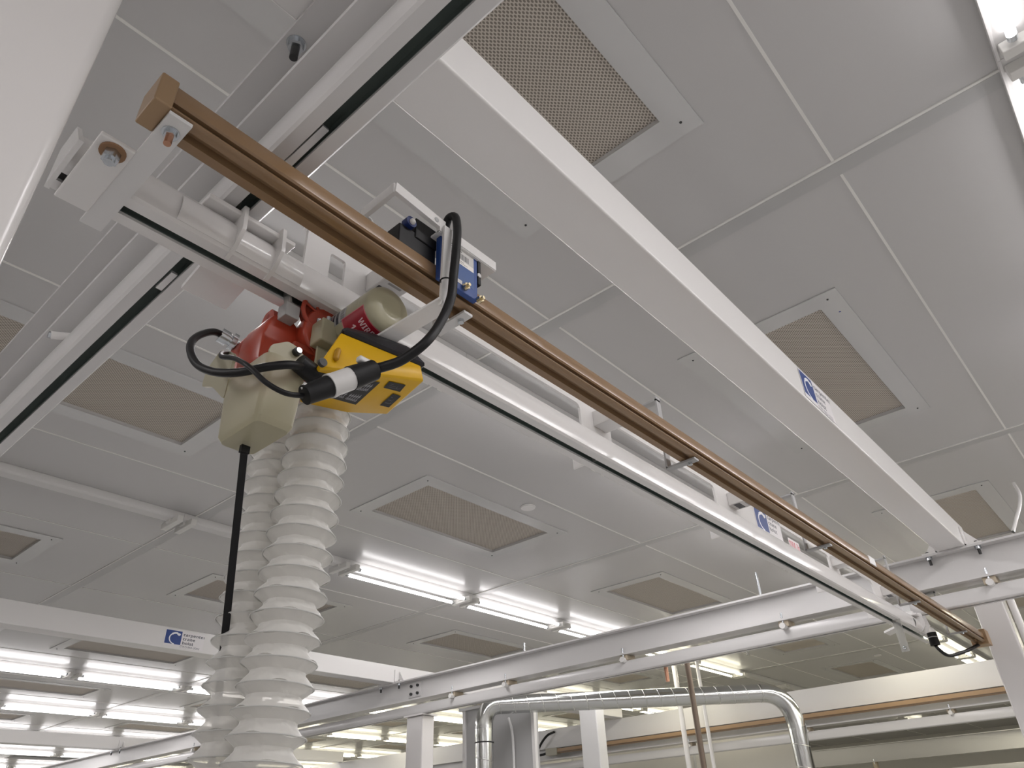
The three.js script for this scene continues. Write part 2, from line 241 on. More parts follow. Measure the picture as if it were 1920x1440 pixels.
// ---------------------------------------------------------------- enclosed track profile, [across, up], slot at the bottom
function trackProfile(c, y0, k) {
  const t = 0.004 * k, o = [[0.0115, 0], [0.036, 0], [0.041, 0.006], [0.0435, 0.03], [0.0405, 0.066], [0.034, 0.077]].map(([a, b]) => [a * k, b * k]);
  const inn = [[0.0115, 0.006], [0.033, 0.006], [0.038, 0.03], [0.036, 0.064], [0.031, 0.072]].map(([a, b]) => [a * k, b * k]);
  const R = o.map(([a, b]) => [c + a, y0 + b]), L = o.map(([a, b]) => [c - a, y0 + b]).reverse(), ri = inn.map(([a, b]) => [c + a, y0 + b]).reverse(), li = inn.map(([a, b]) => [c - a, y0 + b]);
  return [...R, ...L, ...li, ...ri];
}
function liningProfile(c, y0, k) {
  const a = [[0.0118, 0.0065], [0.0325, 0.0065], [0.0372, 0.03], [0.0352, 0.0635], [0.0303, 0.0712]], b = [[0.0118, 0.0085], [0.031, 0.0085], [0.0355, 0.03], [0.0335, 0.062], [0.029, 0.0692]];
  const f = (q, s) => q.map(([u, v]) => [c + s * u * k, y0 + v * k]);
  return [...f(a, 1), ...f(a, -1).reverse(), ...f(b, -1), ...f(b, 1).reverse()];
}
const iBeam = (c, y0, y1, hw, tf = 0.012, tw = 0.008) => [[c - hw, y0], [c + hw, y0], [c + hw, y0 + tf], [c + tw, y0 + tf], [c + tw, y1 - tf], [c + hw, y1 - tf], [c + hw, y1], [c - hw, y1], [c - hw, y1 - tf], [c - tw, y1 - tf], [c - tw, y0 + tf], [c - hw, y0 + tf]];

// ---------------------------------------------------------------- runways
const RT = 1.40, RBF = 1.205, RB = 1.08;        // beam top, beam underside, track underside
function runway(xc, z0, z1, label, hang, opts = {}) {
  const g = thing('crane_runway', label, 'crane rail'), dy = opts.dy || 0, k = opts.k || 1.08;
  const yb = RB + dy, yt = RT + (opts.top || 0), bf = RBF + (opts.bf ?? dy);
  part(g, 'beam', profileZ(iBeam(xc, bf, yt, opts.hw || 0.071), z0, z1), M.beam);
  part(g, 'track', profileZ(trackProfile(xc, yb, k), z0, z1), M.beam);
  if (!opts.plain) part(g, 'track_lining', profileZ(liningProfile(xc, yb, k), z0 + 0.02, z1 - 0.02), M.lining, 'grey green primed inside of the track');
  for (const z of hang) {
    const h = part(g, 'track_hanger', box(xc - 0.055, xc + 0.055, yb + 0.08 * k, bf, z - 0.035, z + 0.035, 0.004), M.weld, 'yellowed hanger block');
    part(h, 'hanger_bolt', cyl(V(xc - 0.058, bf - 0.04, z), V(xc - 0.058, bf + 0.05, z), 0.007), M.zinc); part(h, 'hanger_pad', cyl(V(xc - 0.085, yb + 0.082 * k, z), V(xc - 0.03, yb + 0.082 * k, z), 0.02), M.white);
  }
  return g;
}
const XN = 0.428, XF = 4.948;
const nearRunway = runway(XN, -24, 6.5, 'white crane runway track passing over the near end of the bridge', [-3.4, -5.6, 0.6]);
const farRunway = runway(XF, -24, 6.5, 'white crane runway beam and track over the far end of the bridge', [-0.62, -1.86, -3.14, -4.35, -5.0, -7.6, -9.6]);
for (const [g, x] of [[nearRunway, XN], [farRunway, XF]]) for (const z of [-5.55]) { // splice plate with four bolts
  const p = part(g, 'splice_plate', box(x - 0.017, x - 0.009, 1.24, 1.37, z - 0.09, z + 0.09), M.beam);
  for (const [dy, dz] of [[1.27, -0.045], [1.27, 0.045], [1.34, -0.045], [1.34, 0.045]]) part(p, 'bolt', hex(V(x - 0.016, dy, z + dz), V(-1, 0, 0), 0.014, 0.018), M.thread);
}
{ // stub bolt and stain on the near track, stop wedges in its slot
  const p = onY(95, 628, 1.16), s = part(nearRunway, 'stop_pin', cyl(V(p.x, p.y, p.z), V(p.x + 0.05, p.y + 0.012, p.z + 0.012), 0.011), M.white); part(s, 'pin_bolt', hex(V(p.x - 0.006, p.y - 0.001, p.z), V(1, 0.1, 0.1).normalize(), 0.009, 0.008), M.zinc);
  const w = onY(310, 530, RB); part(nearRunway, 'slot_wedge', bar(V(XN, RB + 0.001, w.z - 0.03), V(XN + 0.004, RB + 0.012, w.z + 0.03), 0.014, 0.006), M.bare);
  const w2 = onY(575, 280, RB); part(nearRunway, 'slot_wedge', bar(V(XN - 0.004, RB - 0.001, w2.z - 0.05), V(XN + 0.004, RB + 0.02, w2.z + 0.05), 0.014, 0.006), M.bare);
}

// ---------------------------------------------------------------- header beams
const HZ = [-0.749, -5.885, -11.9];
const HL = ['white square header beam with blue hook sticker above the bridge', 'white square header beam seen behind the hanging bellows', 'white square header beam among the back rows of tubes'];
HZ.forEach((z, i) => {
  const g = thing('header_beam', HL[i], 'beam', 'header beams');
  part(g, 'tube', box(i ? -2.5 : -0.1, i ? 8.86 : 5.04, RT + 0.001, RT + 0.16, z - 0.077, z + 0.077, 0.007), M.white);
  for (const x of [XN, XF]) {
    for (const s of [-1, 1]) {
      const a = part(g, 'clamp_angle', box(x - 0.06, x + 0.06, RT, RT + 0.012, z + s * 0.077, z + s * 0.165), M.white);
      part(a, 'clamp_web', profileX([[z + s * 0.077, RT + 0.012], [z + s * 0.16, RT + 0.012], [z + s * 0.077, RT + 0.12]], x - 0.006, x + 0.006), M.white);
      part(a, 'clamp_plate', box(x - 0.06, x + 0.06, RT, RT + 0.12, z + s * 0.078, z + s * 0.085), M.white);
      const bz = x === XN && i === 0 && s < 0 ? onY(545, 85, 1.37).z : z + s * 0.135;
      for (const dx of [-1]) { const b = part(g, 'clamp_bolt', cyl(V(x + dx * 0.045, RT - 0.06, bz), V(x + dx * 0.045, RT + 0.02, bz), 0.0085), M.thread, 'dark threaded bolt end'); part(b, 'nut', hex(V(x + dx * 0.045, RT - 0.03, bz), V(0, 1, 0), 0.016, 0.018), M.zinc); part(b, 'washer', cyl(V(x + dx * 0.045, RT - 0.014, bz), V(x + dx * 0.045, RT - 0.011, bz), 0.02), M.zinc); }
    }
  }
  const st = (x0, x1, y0, y1) => { const q = new THREE.PlaneGeometry(x1 - x0, y1 - y0).translate((x0 + x1) / 2, (y0 + y1) / 2, z + 0.0785); return q; };
  if (i === 0) { const a = onZ(1498, 695, z + 0.078), b = onZ(1560, 778, z + 0.078); part(g, 'maker_sticker', st(a.x - 0.01, b.x + 0.02, RT + 0.012, RT + 0.148), M.stickerPhone, 'blue hook logo sticker with lettering'); }
  if (i === 1) { const a = onZ(307, 1200, z + 0.078), b = onZ(373, 1215, z + 0.078); part(g, 'maker_sticker', st(a.x, b.x + 0.03, RT + 0.018, RT + 0.145), M.stickerPhone, 'blue hook logo sticker with lettering'); }
});

// ---------------------------------------------------------------- columns
function column(name, label, x0, x1, z0, z1, y1, m = M.column, r = 0.012) { const g = thing(name, label, 'column'); part(g, 'shaft', box(x0, x1, FLOOR + 0.02, y1, z0, z1, r), m); part(g, 'base_plate', box(x0 - 0.06, x1 + 0.06, FLOOR, FLOOR + 0.02, z0 - 0.06, z1 + 0.06), m); part(g, 'cap_plate', box(x0 - 0.02, x1 + 0.02, y1, y1 + 0.015, z0 - 0.02, z1 + 0.02), m); return g; }
column('steel_column', 'white square steel column standing close beside the near end of the bridge', -0.085, 0.073, -0.83, -0.67, RT - 0.016, M.column, 0.014);
column('steel_column', 'white square steel column just past the far end of the brown rail', 5.62, 5.78, -0.86, -0.69, 1.30);
column('steel_column', 'pale square steel column under the far runway beside the grey enclosure', XF - 0.045, XF + 0.105, -5.62, -5.40, RB - 0.016, M.column);

// ---------------------------------------------------------------- the bridge
const BY = 0.97, BZ = -1.0835, BX0 = 0.135, BX1 = 5.2;
const bridge = thing('crane_bridge', 'white crane bridge track with cut-out stiffening plate running to the far runway', 'crane bridge');
part(bridge, 'track', profileX(trackProfile(BZ, BY, 1), BX0, BX1), M.white);
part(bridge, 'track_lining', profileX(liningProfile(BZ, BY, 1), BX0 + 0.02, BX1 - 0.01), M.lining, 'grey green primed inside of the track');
{
  const y0 = BY + 0.076, y1 = 1.195, win = [[0.663, 0.705], [0.86, 1.60], [1.76, 2.46], [3.02, 3.62], [3.74, 4.25]];
  const holes = win.map(([a, b]) => round([[a, y0 + 0.004], [a, 1.150], [b, 1.150], [b, y0 + 0.004]], b - a < 0.1 ? 0.008 : 0.022));
  const s = shapeOf([[0.60, y0], [4.42, y0], [4.42, y1], [0.60, y1]], holes);
  part(bridge, 'stiffener_plate', new THREE.ExtrudeGeometry(s, { depth: 0.008, bevelEnabled: false }).translate(0, 0, BZ - 0.004), M.white);
  part(bridge, 'top_flange', box(0.60, 4.42, y1, y1 + 0.006, BZ - 0.02, BZ + 0.02), M.white);
  // short box arms that carry the conductor rail
  const arms = [0.80, 1.70, 2.60, 3.68, 4.42];
  arms.forEach((x, i) => {
    const a = part(bridge, 'support_arm', box(x - 0.035, x + 0.035, 1.098, 1.15, BZ + 0.004, BZ + 0.105, 0.002), M.white);
    part(a, 'arm_label', new THREE.PlaneGeometry(0.064, 0.085).rotateX(Math.PI / 2).rotateY(Math.PI / 2 * 0).translate(x, 1.0975, BZ + 0.055), i % 2 ? M.bare : M.armLabel);
    part(a, 'rear_gusset', box(x - 0.003, x + 0.003, 1.0, 1.09, BZ - 0.11, BZ - 0.004), M.white);
  });
  const a = onZ(1416, 958, BZ + 0.0045), b = onZ(1464, 1004, BZ + 0.0045); part(bridge, 'maker_sticker', new THREE.PlaneGeometry(b.x - a.x + 0.03, 0.105).translate((a.x + b.x) / 2, 1.125, BZ + 0.0048), M.sticker, 'blue hook logo sticker with lettering');
  const c = onZ(1478, 1008, BZ + 0.0045), d = onZ(1498, 1028, BZ + 0.0045); part(bridge, 'load_marking', new THREE.PlaneGeometry(d.x - c.x + 0.02, 0.055).translate((c.x + d.x) / 2, 1.085, BZ + 0.0048), M.rating, 'red 1000 lb lettering');
}
// end stop at the near end of the bridge
part(bridge, 'end_stop', box(0.145, 0.20, 0.957, 0.966, -1.12, -0.935, 0.003), M.white);
part(bridge, 'end_stop_web', profileX([[-1.12, 0.966], [-0.98, 0.966], [-1.05, 1.06], [-1.12, 1.06]], 0.128, 0.136), M.white);
{ const p = V(0.173, 0.957, -0.957), b = part(bridge, 'stop_bolt', hex(p, V(0, -1, 0), 0.0135, 0.02), M.zinc); part(b, 'washer', cyl(V(p.x, p.y - 0.004, p.z), p, 0.02), M.rustWasher); part(b, 'stud', cyl(V(p.x, p.y - 0.026, p.z), p, 0.008), M.zinc); }
// sleeve and clamp plates that hang the bridge from the runway trolleys
function endTruck(xc, label) {
  const g = thing('end_truck', label, 'end truck', 'end trucks of the bridge'), k = 1.09;
  const arc = (r0, d) => { const o = []; for (let i = 0; i <= 20; i++) { const a = -0.62 + (Math.PI + 1.24) * i / 20; o.push([BZ + r0 * Math.cos(a), BY + 0.036 + (r0 + d) * Math.sin(a)]); } return o; };
  part(g, 'sleeve', profileX([...arc(0.0525, 0), ...arc(0.0485, 0).reverse()], xc - 0.11, xc + 0.15), M.white);
  for (const dx of [0.0, 0.085]) part(g, 'clamp_plate', profileX(round([[BZ + 0.02, 0.962], [BZ + 0.05, 0.975], [BZ + 0.074, 1.01], [BZ + 0.066, 1.076], [BZ - 0.05, 1.076], [BZ - 0.05, 1.03], [BZ + 0.035, 1.02]], 0.006), xc + dx - 0.003, xc + dx + 0.005), M.white);
  part(g, 'saddle_plate', box(xc - 0.07, xc + 0.12, 1.055, 1.067, BZ - 0.06, BZ + 0.055, 0.003), M.white);
  part(g, 'pivot_block', box(xc - 0.035, xc + 0.035, 1.067, 1.088, BZ - 0.03, BZ + 0.03, 0.003), M.white);
  part(g, 'bumper_plate', profileX(round([[BZ - 0.165, 1.0], [BZ - 0.05, 1.03], [BZ - 0.05, 1.042], [BZ - 0.165, 1.012]], 0.003), xc + 0.0, xc + 0.10), M.white);
  part(g, 'shank', box(xc - 0.006, xc + 0.006, 1.085, 1.13, BZ - 0.02, BZ + 0.02), M.steel);
  return g;
}
endTruck(XN, 'white sleeve and clamp plates holding the bridge under the near runway');
endTruck(XF - 0.1, 'white sleeve and clamp plates holding the bridge under the far runway');

// ---------------------------------------------------------------- brown conductor rail
const rail = thing('conductor_rail', 'long brown plastic conductor rail hung beside the crane bridge', 'conductor rail');
{
  const z0 = -0.889, z1 = -0.830, y = 0;
  const P = [[z0, 0], [z0 + 0.019, 0], [z0 + 0.0205, 0.015], [z0 + 0.0375, 0.015], [z0 + 0.039, 0], [z1 - 0.006, 0], [z1 - 0.004, 0.0005], [z1, 0.003], [z1, 0.0055], [z1 - 0.014, 0.0055], [z1 - 0.014, 0.0205], [z1 - 0.003, 0.0195], [z1, 0.023], [z1 + 0.0015, 0.040], [z1 - 0.002, 0.055], [z0, 0.055]];
  const seg = [[0.19, 0.975], [0.62, 0.966], [1.1, 0.960], [5.42, 0.957]], all = [];
  for (let i = 0; i < 3; i++) { const g = profileX(P, seg[i][0], seg[i + 1][0]), p = g.attributes.position; for (let j = 0; j < p.count; j++) { const t = (p.getX(j) - seg[i][0]) / (seg[i + 1][0] - seg[i][0]); p.setY(j, p.getY(j) + seg[i][1] * (1 - t) + seg[i + 1][1] * t); } all.push(g); }
  part(rail, 'rail_housing', merge(...all), M.brown, 'brown plastic housing with a slot along one side');
  const inner = []; for (let i = 0; i < 3; i++) inner.push(bar(V(seg[i][0], seg[i][1] + 0.013, z1 - 0.0125), V(seg[i + 1][0], seg[i + 1][1] + 0.013, z1 - 0.0125), 0.003, 0.0148)); part(rail, 'slot_seal', merge(...inner), M.brownDark, 'soft lip strip inside the slot');
  part(rail, 'end_cap', box(0.173, 0.201, 0.972, 1.036, -0.892, -0.826, 0.003), M.brownCap);
  part(rail, 'end_cap', box(5.40, 5.50, 0.945, 1.035, -0.91, -0.815, 0.004), M.brownCap);
  for (const x of [0.86, 1.83, 2.89, 4.06, 4.97]) {
    const b = part(rail, 'hanger_bracket', merge(box(x - 0.0125, x + 0.0125, 0.953, 1.21, -0.936, -0.930), box(x - 0.0125, x + 0.0125, 0.9505, 0.9565, -0.936, -0.838), box(x - 0.0125, x + 0.0125, 1.194, 1.2, BZ, -0.93)), x < 1 ? M.bare : M.grey, 'bent flat bar bracket');
    part(b, 'bracket_screw', hex(V(x + 0.002, 0.9505, -0.862), V(0, -1, 0), 0.007, 0.008), M.zinc);
  }
  part(rail, 'joint_clip', box(3.34, 3.42, 0.98, 1.017, -0.85, -0.8275, 0.003), M.bare, 'pale joint clip');
  // flat bar that ties the near end of the rail to the bridge
  const fb = part(rail, 'end_bracket', box(0.20, 0.237, 0.9625, 0.9695, -1.155, -0.829), M.bare, 'flat grey bar'); const q = V(0.219, 0.9625, -0.862);
  part(fb, 'bracket_nut', hex(q, V(0, -1, 0), 0.010, 0.009), M.zinc); part(fb, 'bracket_washer', cyl(q, V(q.x, q.y - 0.002, q.z), 0.014), M.zinc); part(fb, 'copper_stud', cyl(V(q.x, q.y - 0.026, q.z), q, 0.006), M.copper);
}
// black feeder socket and cable at the far end of the rail
{ const p = onZ(1750, 1198, -1.0), g = thing('feeder_socket', 'black cable socket hanging by the far end of the brown rail', 'socket'); part(g, 'socket_body', cyl(V(p.x, p.y - 0.036, p.z), V(p.x, p.y + 0.034, p.z), 0.027, 0.025), M.black); part(g, 'socket_band', cyl(V(p.x, p.y + 0.006, p.z), V(p.x, p.y + 0.010, p.z), 0.0275), M.grey);
  solo('feeder_cable', tube([V(p.x, p.y - 0.035, p.z), onZ(1758, 1215, -1.0), onZ(1775, 1228, -0.98), onZ(1805, 1223, -0.93), V(5.45, 0.96, -0.87)], 0.010, 40, 8), M.rubber, 'thin black cable from the socket to the far rail cap', 'cable'); }
{ const a = onZ(1692, 1200, -1.06), g = thing('hanging_tag', 'clear plastic strip hanging below the far end of the bridge', 'tag'); a.y = 0.972; const b = a.clone(); b.y -= 0.17; part(g, 'strip', box(a.x - 0.002, a.x + 0.002, b.y, a.y, a.z - 0.02, a.z + 0.02), M.clear); part(g, 'eyelet', new THREE.TorusGeometry(0.007, 0.003, 6, 12).rotateY(Math.PI / 2).translate(a.x - 0.004, b.y + 0.02, a.z), M.zinc); }

// ---------------------------------------------------------------- collector trolley on the rail, tow frame and power cable
{
  const g = thing('collector_trolley', 'blue current collector with barcode label riding on the brown rail', 'collector'), z = -0.826;
  part(g, 'collector_body', box(0.752, 0.862, 0.972, 1.088, z, z + 0.014, 0.002), M.blue);
  part(g, 'side_plate', box(0.862, 0.872, 1.02, 1.095, z - 0.01, z + 0.016, 0.002), M.black);
  part(g, 'name_plate', new THREE.PlaneGeometry(0.094, 0.05).translate(0.804, 1.022, z + 0.0145), mat(0.05, 0.11, 0.30, 0.3), 'paler blue plate');
  part(g, 'barcode_label', new THREE.PlaneGeometry(0.088, 0.046).translate(0.806, 1.066, z + 0.0146), M.barcode);
  part(g, 'text_label', new THREE.PlaneGeometry(0.06, 0.010).translate(0.785, 0.994, z + 0.0147), M.plastic);
  for (const [x, y] of [[0.772, 0.990], [0.822, 0.986], [0.864, 0.976]]) { const b = part(g, 'terminal_screw', hex(V(x, y, z + 0.014), V(0, 0, 1), 0.008, 0.01), M.brass); part(b, 'screw_tip', cyl(V(x, y, z + 0.024), V(x, y, z + 0.03), 0.004), M.brass); }
  for (const [x, y] of [[0.764, 1.04], [0.866, 1.046]]) part(g, 'rivet', hex(V(x, y, z + 0.014), V(0, 0, 1), 0.006, 0.003), M.plastic);
  part(g, 'carriage', merge(box(0.66, 0.76, 1.018, 1.075, -0.875, -0.835, 0.003), box(0.70, 0.76, 1.06, 1.115, -0.87, -0.832, 0.003)), M.black, 'black carriage block');
  part(g, 'carriage_knob', cyl(V(0.683, 1.085, -0.842), V(0.683, 1.085, -0.825), 0.013), M.blueDark); part(g, 'knob_screw', new THREE.SphereGeometry(0.007, 10, 8).translate(0.683, 1.083, -0.823), M.plastic);
}
{
  const g = thing('tow_frame', 'white bent bar frame that tows the collector along the rail', 'bracket'), z = -0.81;
  part(g, 'front_bar', bar(V(0.622, 1.124, z), V(0.758, 1.112, z), 0.010, 0.026), M.white);
  part(g, 'return_bar', bar(V(0.624, 1.124, z), V(0.624, 1.124, -0.915), 0.010, 0.026), M.white);
  part(g, 'return_hook', new THREE.TorusGeometry(0.012, 0.003, 8, 16).translate(0.632, 1.104, -0.905), M.plastic);
  part(g, 'channel', merge(box(0.742, 0.915, 1.088, 1.112, z - 0.004, z + 0.006), box(0.742, 0.915, 1.086, 1.091, z - 0.06, z + 0.004)), M.white);
  part(g, 'bolt_hole', cyl(V(0.733, 1.113, z + 0.004), V(0.733, 1.113, z + 0.0062), 0.006), M.grey);
  const a = onZ(839, 428, z + 0.012), b = onZ(832, 573, z + 0.012), c = onY(716, 640, 0.858);
  part(g, 'drop_bar', bar(a, b, 0.021, 0.006, V(0, 0, 1)), M.white);
  part(g, 'reach_bar', bar(V(b.x + 0.002, b.y + 0.006, b.z), V(c.x, c.y, c.z), 0.036, 0.006, V(0.25, 1, 0.5).normalize()), M.white);
  part(g, 'elbow', cyl(V(b.x - 0.01, b.y + 0.003, b.z), V(b.x + 0.012, b.y + 0.003, b.z), 0.006), M.white);
}
const cableM = M.rubber;
solo('power_cable', tube([onZ(838, 452, -0.835), onZ(836, 425, -0.825), onZ(842, 409, -0.81), onZ(852, 406, -0.795), onZ(857, 424, -0.785), onZ(855, 470, -0.778), onZ(850, 520, -0.776), onZ(846, 557, -0.775), onZ(830, 597, -0.785), onZ(797, 643, -0.79), onZ(752, 676, -0.825), onZ(722, 687, -0.845), onZ(702, 692, -0.862)], 0.0092, 120, 14), cableM, 'thick black cable looping over the tow frame down to the inline plug', 'cable');
solo('cable_tie', new THREE.TorusGeometry(0.0165, 0.0016, 6, 24).rotateX(Math.PI / 2).scale(1.1, 1, 0.85).translate(onZ(842, 530, -0.788).x, onZ(842, 530, -0.788).y, -0.79), M.black, 'thin black tie strapping the cable to the tow frame', 'cable tie');

// ---------------------------------------------------------------- electric chain hoist
const hoist = thing('chain_hoist', 'red and beige electric chain hoist hanging from the bridge track', 'hoist');
{
  const mx = 0.709, my = 0.921;
  // gear case: two moulded halves with a dark joint, a shoulder and a bell towards the motor
  const half = (z0, z1, grow) => { const s = round([[0.552 - grow, 0.80], [0.552 - grow, 0.885], [0.568, 0.928 + grow * 0.4], [0.606, 0.932 + grow * 0.4], [0.634 + grow, 0.90], [0.64 + grow, 0.80], [0.60, 0.782 - grow]], 0.02); const g = new THREE.ExtrudeGeometry(shapeOf(s), { depth: z1 - z0 - 0.012, bevelEnabled: true, bevelSize: 0.006, bevelThickness: 0.006, bevelSegments: 2 }).translate(0, 0, z0 + 0.006); return BGU.toCreasedNormals(g, 0.7); };
  const gc = part(hoist, 'gear_case', half(-1.185, -1.098, 0), M.red, 'red cast gear case');
  part(hoist, 'gear_cover', half(-1.252, -1.189, -0.006), M.red, 'red end cover'); part(hoist, 'case_joint', half(-1.20, -1.176, -0.009), M.redDeep, 'recessed joint');
  const bell = new THREE.LatheGeometry([[0.0, -0.10], [0.052, -0.10], [0.058, -0.085], [0.064, -0.06], [0.072, -0.035], [0.074, -0.008], [0.068, 0], [0, 0]].map(([r, h]) => new THREE.Vector2(r, h)), 40).rotateX(Math.PI / 2).translate(mx - 0.02, my - 0.008, -1.062);
  part(hoist, 'motor_bell', bell, M.red, 'red bell housing');
  part(hoist, 'bell_rib', merge(box(0.60, 0.66, 0.852, 0.866, -1.115, -1.066, 0.004), box(0.612, 0.70, 0.812, 0.826, -1.11, -1.07, 0.004)), M.redDeep, 'cast rib');
  const lug = part(hoist, 'lifting_lug', profileX(round([[-1.155, 0.925], [-1.10, 0.925], [-1.112, 0.952], [-1.14, 0.952]], 0.008), 0.566, 0.584), M.red); part(lug, 'lug_hole', cyl(V(0.5655, 0.938, -1.127), V(0.5845, 0.938, -1.127), 0.006), M.redDeep);
  const ring = part(hoist, 'vent_ring', new THREE.TorusGeometry(0.04, 0.005, 8, 28).translate(0.647, 0.955, -1.066), M.red, 'red ribbed opening'); for (const a of [0.4, 1.2, 2.0, 2.8]) part(ring, 'spoke', cyl(V(0.647, 0.955, -1.066), V(0.647 + 0.04 * Math.cos(a), 0.955 + 0.04 * Math.sin(a), -1.066), 0.003, 0.003, 8), M.red);
  part(hoist, 'vent_back', cyl(V(0.647, 0.955, -1.085), V(0.647, 0.955, -1.074), 0.038), M.redDeep);
  // motor
  const mot = part(hoist, 'motor', new THREE.LatheGeometry([[0, 0], [0.050, 0], [0.0525, 0.004], [0.0525, 0.112], [0.0515, 0.114], [0.0515, 0.117], [0.0525, 0.119], [0.0525, 0.142], [0.049, 0.152], [0.040, 0.158], [0.026, 0.16], [0.025, 0.1585], [0.0, 0.1585]].map(([r, h]) => new THREE.Vector2(r, h)), 56).rotateX(Math.PI / 2).translate(mx, my, -1.064), M.beige, 'beige motor housing');
  const wrap = (a0, a1, z0, z1, r) => { const g = new THREE.CylinderGeometry(r, r, z1 - z0, 24, 1, true, a0, a1 - a0); g.rotateX(Math.PI / 2).translate(mx, my, (z0 + z1) / 2); const uv = g.attributes.uv; return g; };
  const lab = wrap(-1.38, 0.3, -0.998, -0.928, 0.0532); part(mot, 'voltage_label', lab, M.wired, 'red WIRED 115V label');
  part(mot, 'rating_plate', wrap(4.35, 5.0, -1.035, -0.985, 0.0531), M.plate, 'silver rating plate');
  // terminal blocks
  const jb = part(hoist, 'terminal_block', box(0.630, 0.668, 0.862, 0.918, -1.062, -1.022, 0.004), M.beige); for (const [x, z] of [[0.638, -1.05], [0.656, -1.04], [0.648, -1.03]]) part(jb, 'terminal_screw', cyl(V(x, 0.918, z), V(x, 0.928, z), 0.006), M.zinc);
  part(hoist, 'mounting_plate', box(0.640, 0.70, 0.775, 0.872, -1.052, -1.046, 0.002), M.beige); const ey = part(hoist, 'eye_screw', new THREE.TorusGeometry(0.007, 0.0022, 8, 18).translate(0.664, 0.808, -1.043), M.steel); part(ey, 'screw_stem', cyl(V(0.664, 0.815, -1.043), V(0.664, 0.842, -1.046), 0.0015, 0.0015, 8), M.steel);
  // suspension
  part(hoist, 'suspension_plate', bar(V(0.575, 0.985, BZ), V(0.588, 0.948, BZ - 0.004), 0.020, 0.005, V(1, 0.35, 0).normalize()), M.steel); part(hoist, 'suspension_yoke', box(0.572, 0.604, 0.918, 0.952, BZ - 0.018, BZ + 0.014, 0.002), M.grey);
  // cable gland
  const gp = onZ(436, 641, -1.235), gl = part(hoist, 'cable_gland', hex(V(gp.x - 0.028, gp.y + 0.006, gp.z - 0.004), V(0.95, -0.2, 0.1).normalize(), 0.016, 0.018), M.zinc); part(gl, 'gland_neck', cyl(V(gp.x - 0.012, gp.y + 0.003, gp.z), V(0.56, gp.y - 0.006, gp.z), 0.012), M.zinc); part(gl, 'gland_nut', hex(V(gp.x - 0.004, gp.y + 0.001, gp.z), V(0.95, -0.2, 0.1).normalize(), 0.019, 0.01), M.zinc);
}
// chain container, translucent moulded bucket
{
  const g = thing('chain_container', 'translucent beige chain container hanging under the red gear case', 'container');
  const lo = [], hi = []; const ringPts = (x0, x1, z0, z1, y, r) => { const o = []; for (const [cx, cz, a0] of [[x1 - r, z1 - r, 0], [x0 + r, z1 - r, 1], [x0 + r, z0 + r, 2], [x1 - r, z0 + r, 3]]) for (let t = 0; t <= 4; t++) { const a = (a0 + t / 4) * Math.PI / 2; o.push(V(cx + r * Math.cos(a), y, cz + r * Math.sin(a))); } return o; };
  const rings = [ringPts(0.508, 0.572, -1.105, -0.985, 0.612, 0.012), ringPts(0.502, 0.578, -1.112, -0.978, 0.622, 0.016), ringPts(0.50, 0.582, -1.116, -0.972, 0.70, 0.016), ringPts(0.502, 0.586, -1.114, -0.974, 0.745, 0.016)];
  const pos = [], n = rings[0].length; const tri = (a, b, c) => pos.push(a.x, a.y, a.z, b.x, b.y, b.z, c.x, c.y, c.z);
  for (let k = 0; k < rings.length - 1; k++) for (let i = 0; i < n; i++) { const a = rings[k][i], b = rings[k][(i + 1) % n], c = rings[k + 1][(i + 1) % n], d = rings[k + 1][i]; tri(a, d, b); tri(b, d, c); }
  const mid = V(0.54, 0.611, -1.045); for (let i = 0; i < n; i++) tri(mid, rings[0][i], rings[0][(i + 1) % n]);
  let geo = new THREE.BufferGeometry(); geo.setAttribute('position', new THREE.Float32BufferAttribute(pos, 3)); geo = BGU.mergeVertices(geo); geo = BGU.toCreasedNormals(geo, 0.6); part(g, 'bucket', geo, M.container);
  part(g, 'bucket_front_flap', new THREE.ExtrudeGeometry(shapeOf(round([[0.504, 0.744], [0.586, 0.744], [0.606, 0.748], [0.556, 0.782], [0.538, 0.784], [0.508, 0.762]], 0.006)), { depth: 0.004, bevelEnabled: false }).translate(0, 0, -0.982), M.container);
  part(g, 'bucket_ear', profileX(round([[-1.105, 0.70], [-1.10, 0.80], [-1.16, 0.838], [-1.205, 0.812], [-1.212, 0.775], [-1.165, 0.755]], 0.012), 0.500, 0.506), M.container);
  const s = part(g, 'bucket_screw', cyl(V(0.556, 0.768, -0.978), V(0.556, 0.768, -0.970), 0.008), M.thread); part(s, 'screw_head', cyl(V(0.556, 0.768, -0.970), V(0.556, 0.768, -0.966), 0.0055), M.zinc);
}
